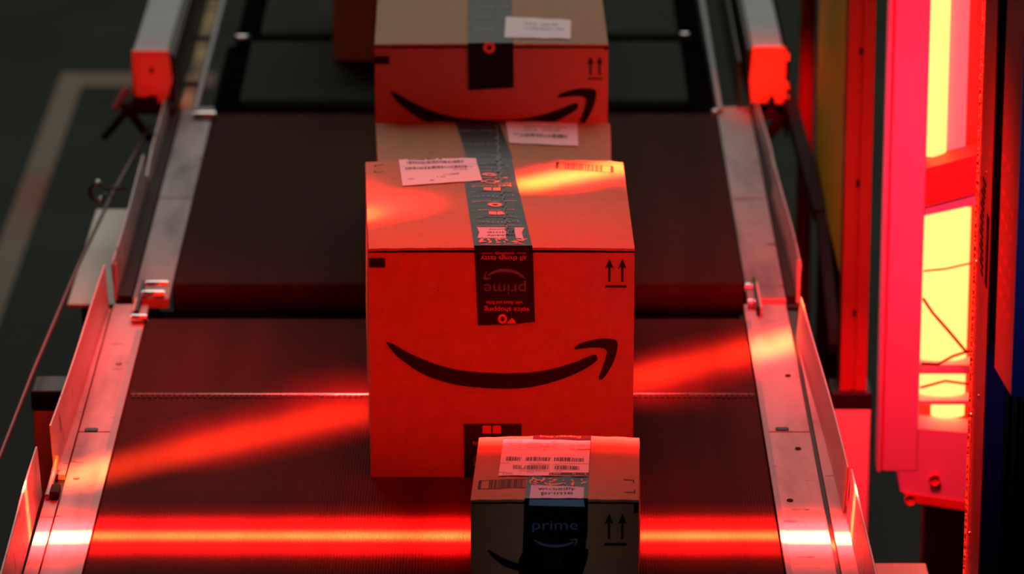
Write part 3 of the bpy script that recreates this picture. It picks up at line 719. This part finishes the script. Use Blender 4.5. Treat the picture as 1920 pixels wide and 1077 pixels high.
lb = decal('shipping_label', [lq], tp, .0015, 'paper', t, grid=(6, 6))
LS = label_surf(lq, tp)
decal('label_barcode', barcode(.06, .94, .40, .50, 50, 14) + barcode(.15, .90, .165, .275, 50, 15), LS, .0019, 'paper_ink', lb)
decal('label_rules', [rect(0, 1, .335, .341), rect(0, 1, .085, .092), rect(.56, 1, .015, .085), rect(.87, 1, .735, .755), rect(.43, .435, .76, .84), rect(.60, .605, .76, .84)], LS, .0019, 'paper_ink', lb)
lettering('label_lettering', [('H003', .515, .80, .13, .045), ('H - 034', .57, .88, .13, .03), ('034', .58, .94, .06, .03), ('CVG5', .82, .745, .11, .04), ('CVG5', .10, .045, .11, .035), ('SHIP FROM WAREHOUSE', .12, .95, .20, .022), ('ORDER   SHIPS IN ONE PACKAGE', .24, .88, .42, .022), ('ADDRESS SERVICE REQUESTED', .24, .835, .34, .022),
    ('DELIVER TO RECIPIENT', .30, .765, .24, .022), ('LEXINGTON KY 40511 0000', .33, .715, .36, .022), ('USPS TRACKING # USPS', .50, .305, .34, .03), ('9274 8909 9000 2417 5118 91', .46, .125, .48, .028), ('14 OZ', .90, .86, .08, .03)], LS, .0019, 'paper_ink', lb)
lettering('label_lettering', [('CVG5', .63, .05, .12, .05), ('H - 034', .90, .05, .15, .05)], LS, .0022, 'paper', lb)
bq = [(-.0405, -.4190), (.0160, -.4150), (.0170, -.3850), (-.0390, -.3900)]
BQ = label_surf(bq, tp)
decal('flap_barcode_print', [rect(0, 1, .0, .05), rect(0, 1, .95, 1), rect(0, .06, 0, 1), rect(.22, .24, 0, 1)] + barcode(.25, 1.0, .04, .96, 22, 18), BQ, .0006, 'ink_brown', t)
decal('corner_mark', [rect(.1320, .1445, -.3885, -.3865), rect(.1430, .1445, -.397, -.3865), rect(.1325, .1450, -.4300, -.4280), rect(.1432, .1447, -.4300, -.4200)], tp, .0006, 'ink_brown', t)
smile(-.0285, .0795, .1180, .0300, fr, .0004, t)
up_arrows(.1085, .1345, .0835, .1235, fr, t)
decal('black_print_block', [rect(.1425, .1482, .124, .1370)], fr, .0004, 'ink', t)

# --- second and third boxes, behind the large one
t, tp, fr = carton('plain brown box top with a label, close behind the large box', (-.025, .6, 0), -.180, .135, -.1940, .1395, .445, .772, .250, .003, seam=.52)
xl = lambda y: -.061 - .104 * (y - .58); xr = lambda y: .002 - .109 * (y - .58)
bt = decal('packing_tape', [[(xl(.445), .445), (xr(.445), .445), (xr(.772), .772), (xl(.772), .772)]], tp, .0007, 'tape', t, grid=(6, 10))
rr = random.Random(21)
for k, (yy, s_) in enumerate(((.72, 'free reading'), (.655, 'prime'), (.60, 'free delivery'), (.52, 'prime'))):
    lettering('tape_lettering', [(s_, -.045 - .106 * (yy - .65), yy, .05, .014)], tp, .0012, 'tape_grey', bt, True)
sm = []
for k in range(20):
    y_ = .46 + k * .0155; cx = -.019 - .02 * (y_ - .6) + .001 * math.sin(k * 3.); ww = .0015 + .0025 * rr.random()
    sm.append([(cx - ww, y_), (cx + ww, y_), (cx + ww * .7, y_ + .0155), (cx - ww * .7, y_ + .0155)])
decal('tape_crease', sm, tp, .0016, 'tape_dk', bt, 'dark crease along the flap seam')
lq = [(-.0040, .660), (.0925, .648), (.0930, .766), (-.0090, .7705)]
lb = decal('shipping_label', [lq], tp, .0015, 'paper', t, grid=(5, 5)); LS = label_surf(lq, tp)
decal('label_barcode', barcode(.18, .92, .30, .44, 30, 31), LS, .0019, 'paper_ink', lb)
lettering('label_lettering', [('SHIP TO', .5, .62, .5, .06), ('A0041 LEXINGTON', .55, .76, .6, .06), ('034', .12, .4, .08, .08)], LS, .0019, 'paper_ink', lb, True)
decal('packing_tape', [rect(-.05, .013, .17, .2475)], front(.4445), .0008, 'tape', t)
smile(-.155, .150, .26, .06, front(.4445), .0004, t)

t, tp, fr = carton('brown box with a red lit front and smile arrow, third from the camera', (-.03, 1.05, 0), -.1965, .1375, -.2010, .1320, .828, 1.24, .352, .003, seam=.52)
fr = front(.8275)
bt = decal('packing_tape', [[(-.0630, .8275), (.0020, .8275), (-.002, 1.24), (-.067, 1.24)]], tp, .0007, 'tape', t, grid=(6, 10))
lettering('tape_lettering', [('prime', -.032, .90, .05, .016), ('free reading', -.032, .97, .05, .014), ('prime', -.032, 1.03, .05, .016)], tp, .0012, 'tape_grey', bt, True)
ft = decal('packing_tape', [[(-.0630, .3545), (.0020, .3545), (.0025, .288), (-.030, .286), (-.0615, .284)]], fr, .0008, 'tape', t)
decal('tape_icon', ringpoly(-.0325, .3475, .0085, .0035), fr, .0012, 'tape_red', ft)
lettering('tape_lettering', [('prime', -.0315, .322, .05, .014), ('voice shopping', -.0315, .302, .054, .008)], fr, .0012, 'ink_brown', ft, True)
lq = [(-.0110, .857), (.0840, .851), (.0860, .958), (-.0090, .974)]
lb = decal('shipping_label', [lq], tp, .0015, 'paper', t, grid=(5, 5)); LS = label_surf(lq, tp)
lettering('label_lettering', [('SHIP TO', .55, .68, .5, .08), ('A0041 LEXINGTON KY', .6, .46, .6, .08)], LS, .0019, 'paper_ink', lb, True)
smile(-.1745, .2870, .2950, .068, fr, .0004, t)
decal('black_print_block', [rect(-.1963, -.1755, .3230, .3345)], fr, .0004, 'ink', t)
up_arrows(.1085, .1300, .3000, .3340, fr, t)
decal('black_print_block', [rect(.1320, .1372, .3440, .3490)], fr, .0004, 'ink', t)

# --- far box, only its left edge shows
t, tp, fr = carton('farthest brown box, red lit edge showing left of the third box', (-.15, 2.2, 0), -.306, .03, -.306, .03, 2.034, 2.40, .30, .003)
decal('packing_tape', [rect(-.17, -.10, .20, .3)], front(2.0335), .0008, 'tape', t)
smile(-.285, .19, .29, .066, front(2.0335), .0004, t)
